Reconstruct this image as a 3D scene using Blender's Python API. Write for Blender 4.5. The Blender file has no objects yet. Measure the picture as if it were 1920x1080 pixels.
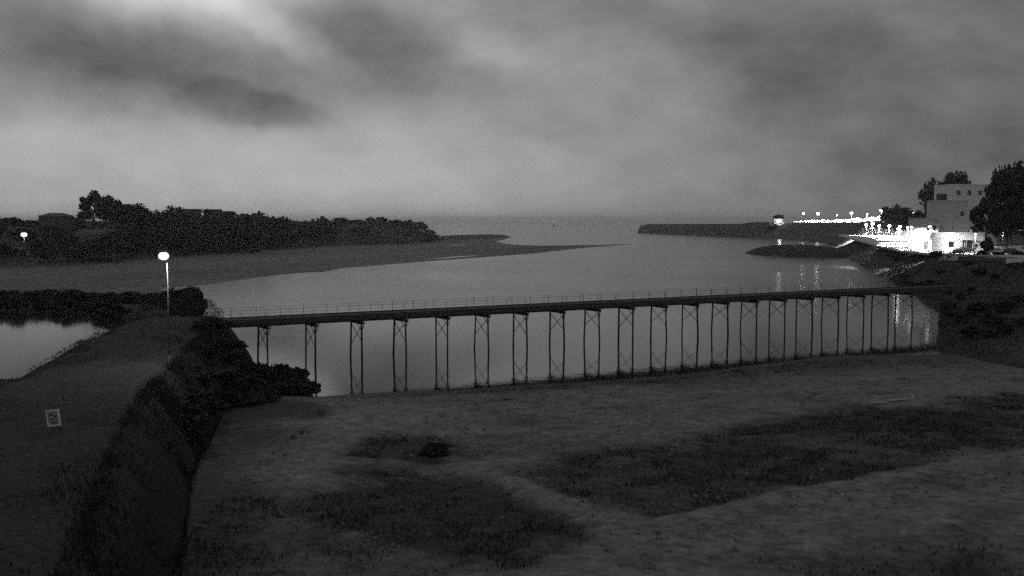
import bpy, math, random
import numpy as np
from mathutils import Vector, noise as mnoise

random.seed(7); rng = np.random.default_rng(7)
sc = bpy.context.scene
col = sc.collection
R = math.radians

# ------------------------------------------------------------------ camera
F = 2000.0                      # focal length in photograph pixels (1920 wide)
CH = 15.0                       # camera height over the water
TILT = math.atan(127.0 / F)
cam = bpy.data.cameras.new('camera'); cam.sensor_width = 36.0; cam.lens = 36.0 * F / 1920.0
cam.clip_start = 0.5; cam.clip_end = 200000.0
camo = bpy.data.objects.new('camera', cam); col.objects.link(camo)
camo.location = (0, 0, CH); camo.rotation_euler = (math.pi / 2 - TILT, 0, 0)
sc.camera = camo

# ------------------------------------------------------------------ world
MOON_AZ, MOON_EL = R(-15.0), R(13.5)
w = bpy.data.worlds.new('World'); sc.world = w; w.use_nodes = True
nt = w.node_tree; nt.nodes.clear(); L = nt.links
def nd(tree, typ, **kw):
    n = tree.nodes.new(typ)
    for k, v in kw.items(): setattr(n, k, v)
    return n
def mth(tree, op, a, b=None, c=None, clamp=False):
    n = tree.nodes.new('ShaderNodeMath'); n.operation = op; n.use_clamp = clamp
    for i, x in enumerate((a, b, c)):
        if x is None: continue
        if isinstance(x, (int, float)): n.inputs[i].default_value = x
        else: tree.links.new(x, n.inputs[i])
    return n.outputs[0]
out = nd(nt, 'ShaderNodeOutputWorld'); bg = nd(nt, 'ShaderNodeBackground')
L.new(bg.outputs[0], out.inputs[0])
sky = nd(nt, 'ShaderNodeTexSky', sky_type='NISHITA'); sky.sun_disc = False
sky.sun_elevation = MOON_EL; sky.sun_rotation = MOON_AZ
sky.air_density = 1.0; sky.dust_density = 1.0
bw = nd(nt, 'ShaderNodeRGBToBW'); L.new(sky.outputs[0], bw.inputs[0])
tc = nd(nt, 'ShaderNodeTexCoord')
sep = nd(nt, 'ShaderNodeSeparateXYZ'); L.new(tc.outputs['Generated'], sep.inputs[0])
az = mth(nt, 'ARCTAN2', sep.outputs[0], sep.outputs[1])
el = mth(nt, 'ARCSINE', sep.outputs[2])
cmb = nd(nt, 'ShaderNodeCombineXYZ'); L.new(az, cmb.inputs[0]); L.new(el, cmb.inputs[1])
# large soft noise for the cloud deck; vertical squeeze so that clouds lie in banks
mp = nd(nt, 'ShaderNodeMapping'); mp.inputs['Scale'].default_value = (1.0, 1.9, 1.0)
mp.inputs['Rotation'].default_value = (0, 0, R(14))
L.new(cmb.outputs[0], mp.inputs[0])
n1 = nd(nt, 'ShaderNodeTexNoise'); n1.inputs['Scale'].default_value = 5.5; n1.inputs['Detail'].default_value = 7; n1.inputs['Roughness'].default_value = 0.5
n2 = nd(nt, 'ShaderNodeTexNoise'); n2.inputs['Scale'].default_value = 14; n2.inputs['Detail'].default_value = 6; n2.inputs['Roughness'].default_value = 0.55
for n in (n1, n2): L.new(mp.outputs[0], n.inputs['Vector'])
# domain warp for the banks
wn = nd(nt, 'ShaderNodeTexNoise'); wn.inputs['Scale'].default_value = 9; wn.inputs['Detail'].default_value = 5
L.new(cmb.outputs[0], wn.inputs['Vector'])
ws = nd(nt, 'ShaderNodeVectorMath', operation='SUBTRACT'); L.new(wn.outputs['Color'], ws.inputs[0]); ws.inputs[1].default_value = (0.5, 0.5, 0.5)
wm = nd(nt, 'ShaderNodeVectorMath', operation='MULTIPLY_ADD'); L.new(ws.outputs[0], wm.inputs[0]); wm.inputs[1].default_value = (0.11, 0.055, 0); L.new(cmb.outputs[0], wm.inputs[2])
def bank(u, v, ru, rv, deg, amp, soft=1.0):
    """a soft cloud bank at a direction in the sky (azimuth, elevation)"""
    m = nd(nt, 'ShaderNodeMapping', vector_type='TEXTURE')
    m.inputs['Location'].default_value = ((u - 960) / F, (413 - v) / F, 0)
    m.inputs['Rotation'].default_value = (0, 0, R(deg))
    m.inputs['Scale'].default_value = (ru / F, rv / F, 1)
    L.new(wm.outputs[0], m.inputs[0])
    ln = nd(nt, 'ShaderNodeVectorMath', operation='LENGTH'); L.new(m.outputs[0], ln.inputs[0])
    mr = nd(nt, 'ShaderNodeMapRange', interpolation_type='SMOOTHSTEP')
    L.new(ln.outputs['Value'], mr.inputs[0])
    mr.inputs[1].default_value = 1.0 + 0.55 * soft; mr.inputs[2].default_value = max(0.0, 1.0 - 0.75 * soft)
    mr.inputs[3].default_value = 0.0; mr.inputs[4].default_value = amp
    return mr.outputs[0]
banks = [
    bank(380, 150, 330, 80, -12, -0.42, 0.95), bank(80, 120, 300, 110, -6, -0.24, 1.2), bank(480, 208, 150, 34, -6, -0.26, 0.55),
    bank(700, 100, 230, 78, -22, -0.42, 0.9), bank(1440, 110, 230, 80, -12, -0.26),
    bank(1990, 90, 640, 420, 0, -0.46, 1.4), bank(1050, 245, 70, 28, 0, -0.13), bank(1080, 30, 150, 44, -8, -0.20),
    bank(400, -30, 190, 95, -6, 1.15, 1.1), bank(530, 66, 115, 30, -38, 0.40), bank(240, 10, 150, 34, -10, 0.16),
    bank(930, 100, 90, 36, -10, 0.20), bank(480, 320, 800, 90, 0, 0.26, 1.2), bank(1700, 330, 560, 120, 0, -0.22, 1.3),
]
acc = mth(nt, 'ADD', mth(nt, 'MULTIPLY_ADD', n1.outputs[0], 0.50, -0.25), mth(nt, 'MULTIPLY_ADD', n2.outputs[0], 0.60, -0.30))
for b in banks: acc = mth(nt, 'ADD', acc, b)
cl = mth(nt, 'MAXIMUM', mth(nt, 'ADD', acc, 1.0), 0.28)
# moonlit cloud: the clear sky's light spread evenly by the overcast
sk = mth(nt, 'ADD', mth(nt, 'MULTIPLY', mth(nt, 'POWER', bw.outputs[0], 0.25), 0.7), 1.0)
val = mth(nt, 'MULTIPLY', sk, cl)
cc = nd(nt, 'ShaderNodeCombineColor')
for i in range(3): L.new(val, cc.inputs[i])
L.new(cc.outputs[0], bg.inputs[0]); bg.inputs[1].default_value = 0.127

# the moon behind the cloud
sd_ = bpy.data.lights.new('moon', 'SUN'); sd_.energy = 0.008; sd_.angle = R(14); sd_.color = (1, 1, 1)
so = bpy.data.objects.new('moon', sd_); col.objects.link(so)
dv = Vector((math.sin(MOON_AZ) * math.cos(MOON_EL), math.cos(MOON_AZ) * math.cos(MOON_EL), math.sin(MOON_EL)))
so.rotation_euler = dv.to_track_quat('Z', 'Y').to_euler(); so.location = (0, 0, 300)

vs = sc.view_settings; vs.view_transform = 'Standard'; vs.look = 'None'; vs.exposure = 0.0; vs.gamma = 1.0; vs.use_curve_mapping = False
sc.cycles.max_bounces = 6; sc.cycles.volume_bounces = 2; sc.cycles.diffuse_bounces = 2; sc.cycles.glossy_bounces = 3
sc.cycles.use_denoising = False
sc.cycles.use_adaptive_sampling = True; sc.cycles.adaptive_threshold = 0.12; sc.cycles.adaptive_min_samples = 16; sc.cycles.sample_clamp_direct = 0.0
sc.cycles.sample_clamp_indirect = 0.3; sc.cycles.caustics_reflective = False; sc.cycles.caustics_refractive = False

# ------------------------------------------------------------------ helpers
CT, ST = math.cos(TILT), math.sin(TILT)
def ray(u, v):
    x = (u - 960) / F; y = (540 - v) / F
    return Vector((x, CT + y * ST, -ST + y * CT))
def at(u, v, z=0.0):
    d = ray(u, v); t = (z - CH) / d.z
    return Vector((d.x * t, d.y * t, z))
def atY(u, v, Y):
    d = ray(u, v); t = Y / d.y
    return Vector((d.x * t, Y, CH + d.z * t))
def colx(u, Y): return (u - 960) / F * Y   # near enough for a level direction

def tag(o, label=None, cat=None, group=None, kind=None):
    if label: o['label'] = label
    if cat: o['category'] = cat
    if group: o['group'] = group
    if kind: o['kind'] = kind
    return o
def empty(name, loc, rz=0.0):
    o = bpy.data.objects.new(name, None); o.location = loc; o.rotation_euler = (0, 0, rz)
    o.empty_display_size = 0.5; col.objects.link(o); return o
class MB:
    def __init__(s): s.v = []; s.f = []
    def add(s, vs_, fs_):
        b = len(s.v); s.v += [tuple(p) for p in vs_]; s.f += [tuple(i + b for i in f) for f in fs_]; return s
    def box(s, x0, x1, y0, y1, z0, z1):
        return s.add([(x0,y0,z0),(x1,y0,z0),(x1,y1,z0),(x0,y1,z0),(x0,y0,z1),(x1,y0,z1),(x1,y1,z1),(x0,y1,z1)],
                     [(3,2,1,0),(4,5,6,7),(0,1,5,4),(1,2,6,5),(2,3,7,6),(3,0,4,7)])
    def tube(s, p0, p1, r0, r1=None, n=8, cap=True):
        r1 = r0 if r1 is None else r1
        p0 = Vector(p0); p1 = Vector(p1); d = (p1 - p0).normalized()
        a = d.orthogonal().normalized(); b = d.cross(a)
        vv = []
        for p, r in ((p0, r0), (p1, r1)):
            for i in range(n):
                t = 2 * math.pi * i / n
                vv.append(p + a * (r * math.cos(t)) + b * (r * math.sin(t)))
        ff = [(i, (i+1) % n, n + (i+1) % n, n + i) for i in range(n)]
        if cap: ff += [tuple(range(n-1, -1, -1)), tuple(range(n, 2*n))]
        return s.add(vv, ff)
    def beam(s, p0, p1, wd, ht):
        p0 = Vector(p0); p1 = Vector(p1); d = (p1 - p0).normalized()
        up = Vector((0,0,1)) if abs(d.z) < 0.95 else Vector((0,1,0))
        a = d.cross(up).normalized() * (wd/2); b = a.cross(d).normalized() * (ht/2)
        vv = [p + sa*a + sb*b for p in (p0, p1) for sa, sb in ((-1,-1),(1,-1),(1,1),(-1,1))]
        return s.add(vv, [(3,2,1,0),(4,5,6,7),(0,1,5,4),(1,2,6,5),(2,3,7,6),(3,0,4,7)])
    def extr(s, prof, x0, x1):          # profile in (y,z), extruded along x
        n = len(prof)
        vv = [(x0, y, z) for y, z in prof] + [(x1, y, z) for y, z in prof]
        return s.add(vv, [(i, (i+1) % n, n+(i+1) % n, n+i) for i in range(n)] + [tuple(range(n-1,-1,-1)), tuple(range(n, 2*n))])
    def ball(s, c, rx, ry, rz, nu=10, nv=7):
        vv = [(c[0], c[1], c[2]-rz)]
        for j in range(1, nv):
            p = -math.pi/2 + math.pi*j/nv
            for i in range(nu):
                t = 2*math.pi*i/nu
                vv.append((c[0]+rx*math.cos(p)*math.cos(t), c[1]+ry*math.cos(p)*math.sin(t), c[2]+rz*math.sin(p)))
        vv.append((c[0], c[1], c[2]+rz)); ff = []
        for i in range(nu):
            k = (i+1) % nu
            ff.append((0, 1+k, 1+i)); ff.append((len(vv)-1, 1+(nv-2)*nu+i, 1+(nv-2)*nu+k))
            for j in range(nv-2): ff.append((1+j*nu+i, 1+j*nu+k, 1+(j+1)*nu+k, 1+(j+1)*nu+i))
        return s.add(vv, ff)
    def mesh(s, name, mat, smooth=False):
        me = bpy.data.meshes.new(name); me.from_pydata(s.v, [], s.f); me.update()
        if mat: me.materials.append(mat)
        if smooth: me.polygons.foreach_set('use_smooth', [True]*len(me.polygons))
        return me
    def build(s, name, mat, parent=None, smooth=False):
        o = bpy.data.objects.new(name, s.mesh(name, mat, smooth)); col.objects.link(o)
        if parent: o.parent = parent
        return o
def copy_tree(o, parent=None):
    c = o.copy(); col.objects.link(c); c.parent = parent
    for ch in [x for x in bpy.data.objects if x.parent == o]: copy_tree(ch, c)
    return c

# ------------------------------------------------------------------ materials (the place was seen by a monochrome night camera)
def mat(name, g, var=0.3, scale=1.0, rough=0.85, bump=0.0, bscale=None, metal=0.0, spec=0.3, attr=None, g2=None, detail=5, fine=4.0):
    m = bpy.data.materials.new(name); m.use_nodes = True; t = m.node_tree
    b = t.nodes['Principled BSDF']; b.inputs['Roughness'].default_value = rough
    b.inputs['Metallic'].default_value = metal; b.inputs['Specular IOR Level'].default_value = spec
    g_ = nd(t, 'ShaderNodeNewGeometry')
    n = nd(t, 'ShaderNodeTexNoise'); n.inputs['Scale'].default_value = scale; n.inputs['Detail'].default_value = detail; n.inputs['Roughness'].default_value = 0.65
    t.links.new(g_.outputs['Position'], n.inputs['Vector'])
    k = mth(t, 'MULTIPLY_ADD', n.outputs[0], 2*var, 1.0 - var)
    if attr:
        a = nd(t, 'ShaderNodeAttribute', attribute_name=attr)
        base = mth(t, 'MULTIPLY_ADD', a.outputs['Fac'], g2 - g, g)
        nf = nd(t, 'ShaderNodeTexNoise'); nf.inputs['Scale'].default_value = fine; nf.inputs['Detail'].default_value = 6; nf.inputs['Roughness'].default_value = 0.8
        t.links.new(g_.outputs['Position'], nf.inputs['Vector'])
        mrf = nd(t, 'ShaderNodeMapRange'); t.links.new(nf.outputs[0], mrf.inputs[0])
        mrf.inputs[1].default_value = 0.33; mrf.inputs[2].default_value = 0.67; mrf.inputs[3].default_value = 0.25; mrf.inputs[4].default_value = 1.75
        v = mth(t, 'MULTIPLY', mth(t, 'MULTIPLY', base, k), mrf.outputs[0])
    else: v = mth(t, 'MULTIPLY', k, g)
    c = nd(t, 'ShaderNodeCombineColor')
    for i in range(3): t.links.new(v, c.inputs[i])
    t.links.new(c.outputs[0], b.inputs['Base Color'])
    if bump:
        n3 = nd(t, 'ShaderNodeTexNoise'); n3.inputs['Scale'].default_value = bscale or scale*3; n3.inputs['Detail'].default_value = 6
        t.links.new(g_.outputs['Position'], n3.inputs['Vector'])
        bp = nd(t, 'ShaderNodeBump'); bp.inputs['Strength'].default_value = 1.0; bp.inputs['Distance'].default_value = bump
        t.links.new(n3.outputs[0], bp.inputs['Height']); t.links.new(bp.outputs[0], b.inputs['Normal'])
    return m
def emit(name, s):
    m = bpy.data.materials.new(name); m.use_nodes = True; t = m.node_tree; t.nodes.clear()
    o = nd(t, 'ShaderNodeOutputMaterial'); e = nd(t, 'ShaderNodeEmission'); e.inputs[0].default_value = (1,1,1,1); e.inputs[1].default_value = s
    t.links.new(e.outputs[0], o.inputs[0]); m.cycles.emission_sampling = 'NONE'; return m
M = {}
M['mud'] = mat('mud', 0.140, 0.55, 0.7, 0.8, 0.25, 1.6, fine=1.3, attr='veg', g2=0.020, spec=0.25, detail=8)
M['bank'] = mat('bank', 0.075, 0.4, 0.35, 0.9, 0.25, 1.2, fine=1.5, attr='veg', g2=0.028, spec=0.15, detail=8)
M['shore'] = mat('shore', 0.13, 0.3, 0.06, 0.85, 0.2, 0.4, fine=0.5, attr='veg', g2=0.034, spec=0.2, detail=9)
M['causeway'] = mat('causeway_turf', 0.050, 0.5, 0.5, 0.92, 0.15, 2.2, attr='veg', g2=0.018, spec=0.1, detail=8)
M['path'] = mat('path_tarmac', 0.030, 0.25, 1.2, 0.85, 0.02, 20, spec=0.2)
M['prom'] = mat('promenade_paving', 0.45, 0.15, 0.3, 0.8, 0.01, 8)
M['grass'] = mat('grass_blades', 0.030, 0.5, 0.5, 0.9, spec=0.1)
M['grass_dark'] = mat('rank_grass', 0.026, 0.6, 0.7, 0.9, spec=0.1)
M['pebble'] = mat('pebble', 0.13, 0.8, 1.7, 0.8)
M['driftwood'] = mat('driftwood', 0.38, 0.2, 3, 0.8)
M['leaf'] = mat('leaf', 0.045, 0.45, 0.6, 0.8, spec=0.15)
M['leaf_dark'] = mat('leaf_dark', 0.028, 0.45, 0.6, 0.85, spec=0.1)
M['bark'] = mat('bark', 0.06, 0.3, 3, 0.9, spec=0.1)
M['timber'] = mat('bridge_timber', 0.045, 0.35, 1.5, 0.8, 0.01, 14, spec=0.2)
M['timber_pale'] = mat('bridge_fascia', 0.05, 0.3, 1.2, 0.8, spec=0.2)
M['stone'] = mat('dark_stone', 0.06, 0.35, 0.2, 0.9, 0.1, 0.8, spec=0.15)
M['rubble'] = mat('islet_rubble', 0.022, 0.35, 0.3, 0.9, 0.25, 0.7, spec=0.15)
M['render'] = mat('pale_render', 0.55, 0.08, 0.4, 0.85)
M['render_grey'] = mat('grey_render', 0.50, 0.12, 0.4, 0.85)
M['render_hotel'] = mat('cream_render', 0.65, 0.12, 0.4, 0.85)
M['render_dim'] = mat('weathered_render', 0.15, 0.2, 0.5, 0.9)
M['wall_dark'] = mat('dark_wall', 0.05, 0.2, 0.5, 0.9)
M['roof'] = mat('slate_roof', 0.05, 0.25, 1.0, 0.7)
M['trim'] = mat('white_trim', 0.7, 0.05, 1, 0.6)
M['glass'] = mat('window_glass', 0.02, 0.1, 1, 0.08, spec=0.6)
M['metal'] = mat('grey_metal', 0.10, 0.1, 2, 0.6, metal=0.2)
M['carpaint_dark'] = mat('dark_car_paint', 0.05, 0.1, 1, 0.25, spec=0.6)
M['carpaint_pale'] = mat('pale_car_paint', 0.6, 0.05, 1, 0.3, spec=0.6)
M['rubber'] = mat('rubber', 0.02, 0.1, 1, 0.9)
M['panel'] = mat('sign_panel', 0.26, 0.35, 9, 0.5)
M['frame'] = mat('sign_frame', 0.60, 0.05, 5, 0.5)
M['ink'] = mat('sign_ink', 0.06, 0.1, 5, 0.6)
M['glow'] = emit('lamp_glow', 1.5)
M['glow'].cycles.emission_sampling = 'FRONT'
M['glow_far'] = emit('lamp_glow_far', 22.0); M['glow_far'].cycles.emission_sampling = 'FRONT'
M['glow_soft'] = emit('lamp_glow_soft', 1.5)
M['glow_win'] = emit('window_light', 1.4)

# water
wm_ = bpy.data.materials.new('estuary_water'); wm_.use_nodes = True; t = wm_.node_tree; b = t.nodes['Principled BSDF']
b.inputs['Base Color'].default_value = (0.012, 0.012, 0.012, 1); b.inputs['IOR'].default_value = 1.26
b.inputs['Specular IOR Level'].default_value = 0.5
g_ = nd(t, 'ShaderNodeNewGeometry')
na = nd(t, 'ShaderNodeTexNoise'); na.inputs['Scale'].default_value = 0.9; na.inputs['Detail'].default_value = 4
nb = nd(t, 'ShaderNodeTexNoise'); nb.inputs['Scale'].default_value = 0.02; nb.inputs['Detail'].default_value = 4
for n in (na, nb): t.links.new(g_.outputs['Position'], n.inputs['Vector'])
bp = nd(t, 'ShaderNodeBump'); bp.inputs['Distance'].default_value = 0.009; bp.inputs['Strength'].default_value = 1.0
t.links.new(na.outputs[0], bp.inputs['Height']); t.links.new(bp.outputs[0], b.inputs['Normal'])
ro = mth(t, 'MULTIPLY_ADD', nb.outputs[0], 0.10, 0.0)
sy = nd(t, 'ShaderNodeSeparateXYZ'); t.links.new(g_.outputs['Position'], sy.inputs[0])
wr = nd(t, 'ShaderNodeMapRange', interpolation_type='SMOOTHSTEP'); t.links.new(sy.outputs[1], wr.inputs[0])   # wind ruffles the open water, the pool under the bridge lies sheltered
wr.inputs[1].default_value = 130; wr.inputs[2].default_value = 215; wr.inputs[3].default_value = 0.0; wr.inputs[4].default_value = 0.13
ro = mth(t, 'ADD', ro, wr.outputs[0])
t.links.new(ro, b.inputs['Roughness'])
M['water'] = wm_

# ------------------------------------------------------------------ geometry tools for the ground
def sdist(P, poly, closed=True):
    """signed distance of points P (n,2) to a polygon, positive inside; unsigned to a polyline"""
    poly = np.asarray(poly, float); n = len(poly)
    d = np.full(len(P), 1e18); ins = np.zeros(len(P), bool)
    for i in range(n if closed else n - 1):
        a = poly[i]; b_ = poly[(i+1) % n]; e = b_ - a; wv = P - a
        tt = np.clip((wv @ e) / max(e @ e, 1e-9), 0, 1)
        d = np.minimum(d, ((wv - tt[:, None]*e)**2).sum(1))
        if closed:
            c = (a[1] > P[:, 1]) != (b_[1] > P[:, 1])
            xx = a[0] + (P[:, 1]-a[1]) / (e[1] if abs(e[1]) > 1e-9 else 1e-9) * e[0]
            ins ^= c & (P[:, 0] < xx)
    d = np.sqrt(d)
    return np.where(ins, d, -d) if closed else d
def sstep(x, a, b_):
    t_ = np.clip((x - a) / (b_ - a), 0, 1); return t_*t_*(3-2*t_)
def vnoise(P, s, seed=0, oct_=4):
    """cheap value noise in numpy, about -1..1"""
    r = np.zeros(len(P)); amp = 1.0; tot = 0
    for o in range(oct_):
        q = P * s * 2**o + seed*17.3 + o*5.1
        i = np.floor(q).astype(np.int64); f = q - i; f = f*f*(3-2*f)
        def h(ix, iy):
            x = (ix*374761393 + iy*668265263 + seed*1442695) & 0xffffffff
            x = ((x ^ (x >> 13)) * 1274126177) & 0xffffffff
            return ((x ^ (x >> 16)) & 0xffff) / 65535.0
        a = h(i[:,0], i[:,1]); b_ = h(i[:,0]+1, i[:,1]); c = h(i[:,0], i[:,1]+1); d = h(i[:,0]+1, i[:,1]+1)
        r += amp*((a*(1-f[:,0])+b_*f[:,0])*(1-f[:,1]) + (c*(1-f[:,0])+d*f[:,0])*f[:,1]); tot += amp; amp *= 0.5
    return 2*r/tot - 1
def grid_mesh(name, xs, ys, hf, m, kind='structure', smooth=True):
    X, Y = np.meshgrid(xs, ys); P = np.stack([X.ravel(), Y.ravel()], 1)
    z, veg = hf(P)
    nx, ny = len(xs), len(ys)
    i = np.arange(nx*ny).reshape(ny, nx)
    q = np.stack([i[:-1,:-1], i[:-1,1:], i[1:,1:], i[1:,:-1]], -1).reshape(-1, 4)
    keep = (z[q] > -0.9).any(1); q = q[keep]
    used = np.unique(q); remap = np.full(nx*ny, -1); remap[used] = np.arange(len(used)); q = remap[q]
    me = bpy.data.meshes.new(name)
    me.from_pydata(np.column_stack([P, z])[used].tolist(), [], q.tolist()); me.update()
    a = me.attributes.new('veg', 'FLOAT', 'POINT'); a.data.foreach_set('value', np.clip(veg, -0.6, 1)[used].astype(np.float32))
    me.polygons.foreach_set('use_smooth', [smooth]*len(me.polygons)); me.materials.append(m)
    o = bpy.data.objects.new(name, me); col.objects.link(o)
    if kind: o['kind'] = kind
    return o
def px(lst, z=0.0): return [tuple(at(u, v, z)[:2]) for u, v in lst]

# ------------------------------------------------------------------ the water
wb = MB(); ys_ = [-200, 20, 200, 800, 3000, 14000]
for i in range(len(ys_)-1):
    y0, y1 = ys_[i], ys_[i+1]
    wb.add([(-9000, y0, 0), (9000, y0, 0), (9000, y1, 0), (-9000, y1, 0)], [(0,1,2,3)])
wo = wb.build('water', M['water']); tag(wo, 'calm grey estuary water running out to the open sea', 'water', kind='structure')

# ------------------------------------------------------------------ causeway curve
CW = [(6,-10,5,4.6),(20,-14.5,5.0,4.6),(31,-18.3,5.0,4.6),(43,-21.7,5.0,4.6),(54,-24.6,4.8,4.6),(64,-26.8,4.6,4.6),(73,-28.4,4.6,4.6),(85,-30.8,4.7,4.6),(97,-33.1,4.7,4.6),(109,-34.8,4.5,4.6),(120,-37.5,4.3,4.0),(134,-42,4.0,2.6),(150,-48,4.0,1.6),(168,-56,4.0,1.2),(180,-68,4.0,1.1),(186,-84,4.0,1.1),(189,-112,4.0,1.1)]
cwy = np.array([c[0] for c in CW]); cwx = np.array([c[1] for c in CW]); cwh = np.array([c[2] for c in CW])
CWZ = 4.6
def cw_center(Y): return np.interp(Y, cwy, cwx), np.interp(Y, cwy, cwh)

# ------------------------------------------------------------------ near mudflat and left field
near_shore = px([(300,735),(480,742),(590,744),(650,740),(850,732),(1050,718),(1250,706),(1350,693),(1450,678),(1550,668),(1630,666),(1700,668),(1752,664)])
nsx = np.array([p[0] for p in near_shore] + [80, 200]); nsy = np.array([p[1] for p in near_shore] + [140, 190])
dark_polys = [
    (px([(500,905),(620,880),(780,868),(900,885),(985,915),(1060,960),(1110,1000),(1040,1030),(900,1035),(760,1010),(620,975),(530,945)], 0.9), 1.0),
    (px([(960,900),(1080,872),(1250,840),(1420,800),(1600,770),(1760,760),(1925,740),(1925,835),(1780,850),(1640,880),(1480,905),(1350,940),(1230,960),(1130,930),(1040,905)], 0.9), 0.95),
    (px([(770,828),(800,823),(850,830),(855,845),(815,852),(775,845)], 0.6), 1.2),
    (px([(1090,940),(1160,935),(1220,965),(1270,990),(1200,985),(1120,960)], 0.9), 0.8),
    (px([(1560,1000),(1700,960),(1925,930),(1925,1100),(1500,1100)], 1.2), 0.45),
    (px([(150,960),(280,860),(330,800),(420,905),(700,1000),(420,985),(270,1100),(130,1100)], 1.5), 0.75),
    (px([(330,742),(650,742),(560,775),(460,800),(350,850)], 0.6), 1.0),
]
light_polys = [(px([(925,880),(960,885),(1060,930),(1140,955),(1180,990),(1110,985),(1040,945),(950,905)], 0.9), 0.5), (px([(1590,745),(1720,742),(1725,762),(1660,764)], 0.6), 0.9)]
track_polys = [(px([(935,884),(965,888),(1060,932),(1130,958),(1240,975),(1400,935),(1640,885),(1925,845),(1925,862),(1650,905),(1420,955),(1250,1005),(1180,1040),(1080,1085),(1000,1085),(1120,1010),(1110,985),(1030,940)], 0.9), 0.95),
    (px([(380,800),(560,765),(760,752),(900,770),(940,810),(800,815),(600,850),(420,860)], 0.6), 0.25), (px([(1100,1040),(1400,980),(1700,930),(1925,900),(1925,960),(1600,1010),(1450,1090),(1050,1090)], 1.1), 0.25)]
def near_h(P):
    X, Y = P[:,0], P[:,1]
    ysh = np.interp(X, nsx, nsy) + 1.3*vnoise(P, 0.10, 3, 5)
    s = ysh - Y
    z = np.clip(s*0.055, -1.5, 0.30) + 0.016*np.maximum(s-6, 0)
    z += 0.10*vnoise(P, 0.25, 1)*sstep(s, 0, 8) + 0.22*vnoise(P, 0.07, 2, 3)*sstep(s, 6, 30)
    # drainage hollows where the dark weed grows
    veg = np.zeros(len(P))
    n = vnoise(P, 0.16, 5, 5); n2 = vnoise(P, 1.1, 6, 3)
    for poly, a in dark_polys:
        d = sdist(P, poly)
        veg = np.maximum(veg, a*sstep(d + 5.0*n + 1.2*n2, -4.2, 1.6))
    for poly, a in light_polys:
        veg -= a*sstep(sdist(P, poly) + 0.5*n, -0.8, 0.8)
    veg += 0.45*(vnoise(P, 0.40, 9, 5)) + 0.42*vnoise(P, 0.10, 11, 4) + 0.10
    # shore edge: weed-dark wet mud
    veg = np.maximum(veg, (0.95 - 0.3*sstep(-X, -10, 20) - 0.08*sstep(X, 5, 30))*sstep(-s + 3*n, -8.0 - 14*sstep(X, 0, 35), -0.5))
    # wrack lines left by the tide
    for s0 in (9.0, 14.5, 22.0):
        wl = np.abs(s - s0 + 2.5*vnoise(P, 0.08, int(s0), 3)); veg = np.maximum(veg, 0.75*sstep(-wl, -0.5, -0.1)*sstep(vnoise(P, 0.35, 13, 3), -0.1, 0.4))
    for poly, a in track_polys:
        veg -= a*sstep(sdist(P, poly) + 0.8*n, -1.0, 1.0)
    z -= 0.25*np.clip(veg, 0, 1)*sstep(s, 3, 14)
    cx, hw = cw_center(Y); ed = X - (cx + hw)
    veg = np.maximum(veg, 0.95*sstep(-ed + 3.0*n, -12.0, -4.5))
    # left of the causeway: grassy field falling to the pond
    cx, hw = cw_center(Y)
    left = sstep(cx - X, 0, 4)
    zl = 4.35*sstep(92.5 + 0.8*vnoise(P, 0.15, 6) - Y, -1.0, 24) - 1.2*(1-sstep(95 - Y, -2, 3)) + 0.12*vnoise(P, 0.3, 7)
    vl = 0.72 + 0.3*vnoise(P, 0.14, 8, 5) - 0.25*sstep(70 - Y, 0, 20)
    z = z*(1-left) + zl*left; veg = veg*(1-left) + vl*left
    return z, veg
grid_mesh('mudflat', np.arange(-80, 96, 0.55), np.arange(8, 136, 0.5), near_h, M['mud'])

# ------------------------------------------------------------------ causeway (swept cross-section)
def catmull(pts, n):
    pts = np.array(pts, float); o = []
    for i in range(len(pts)-1):
        p0 = pts[max(i-1,0)]; p1 = pts[i]; p2 = pts[i+1]; p3 = pts[min(i+2, len(pts)-1)]
        for k in range(n):
            t_ = k/n
            o.append(0.5*((2*p1)+(-p0+p2)*t_+(2*p0-5*p1+4*p2-p3)*t_**2+(-p0+3*p1-3*p2+p3)*t_**3))
    o.append(pts[-1]); return np.array(o)
cwc = catmull([(c[1], c[0], c[2], c[3]-4.6) for c in CW], 14)
tan = np.gradient(cwc[:,:2], axis=0); tan /= np.linalg.norm(tan, axis=1)[:,None]
nrm = np.stack([tan[:,1], -tan[:,0]], 1)            # to the right of travel
prof = []                                           # (fraction kind, offset from edge, z, veg)
for k in range(11): prof.append(('L', 8.5*(1-k/10), CWZ - 0.15 - 5.8*(1-k/10)**1.15, 0.65))
for k in range(1, 16): prof.append(('T', -1 + 2*k/16, CWZ + 0.10*math.cos((k/16-0.5)*math.pi), 0.22))
for k in range(11): prof.append(('R', 3.8*(k/10), CWZ - 0.15 - 5.8*(k/10)**1.3, min(1.0, 0.35 + k*0.16)))
verts = []; vegs = []
for i, (c, nn) in enumerate(zip(cwc, nrm)):
    for kind, o_, z, vg in prof:
        off = {'L': -c[2]-o_, 'R': c[2]+o_}.get(kind, o_*c[2] if kind == 'T' else 0)
        verts.append((c[0]+nn[0]*off, c[1]+nn[1]*off, z + c[3])); vegs.append(vg)
V = np.array(verts); nz = vnoise(V[:,:2], 0.35, 21, 4); V[:,2] += 0.30*nz; V[:,0] += 0.35*vnoise(V[:,:2], 0.25, 24, 4)
vegs = np.array(vegs) + 0.22*vnoise(V[:,:2], 0.3, 22, 5)
npf = len(prof); q = [(i*npf+j, i*npf+j+1, (i+1)*npf+j+1, (i+1)*npf+j) for i in range(len(cwc)-1) for j in range(npf-1)]
me = bpy.data.meshes.new('causeway'); me.from_pydata(V.tolist(), [], q); me.update(); me.flip_normals()
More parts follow.
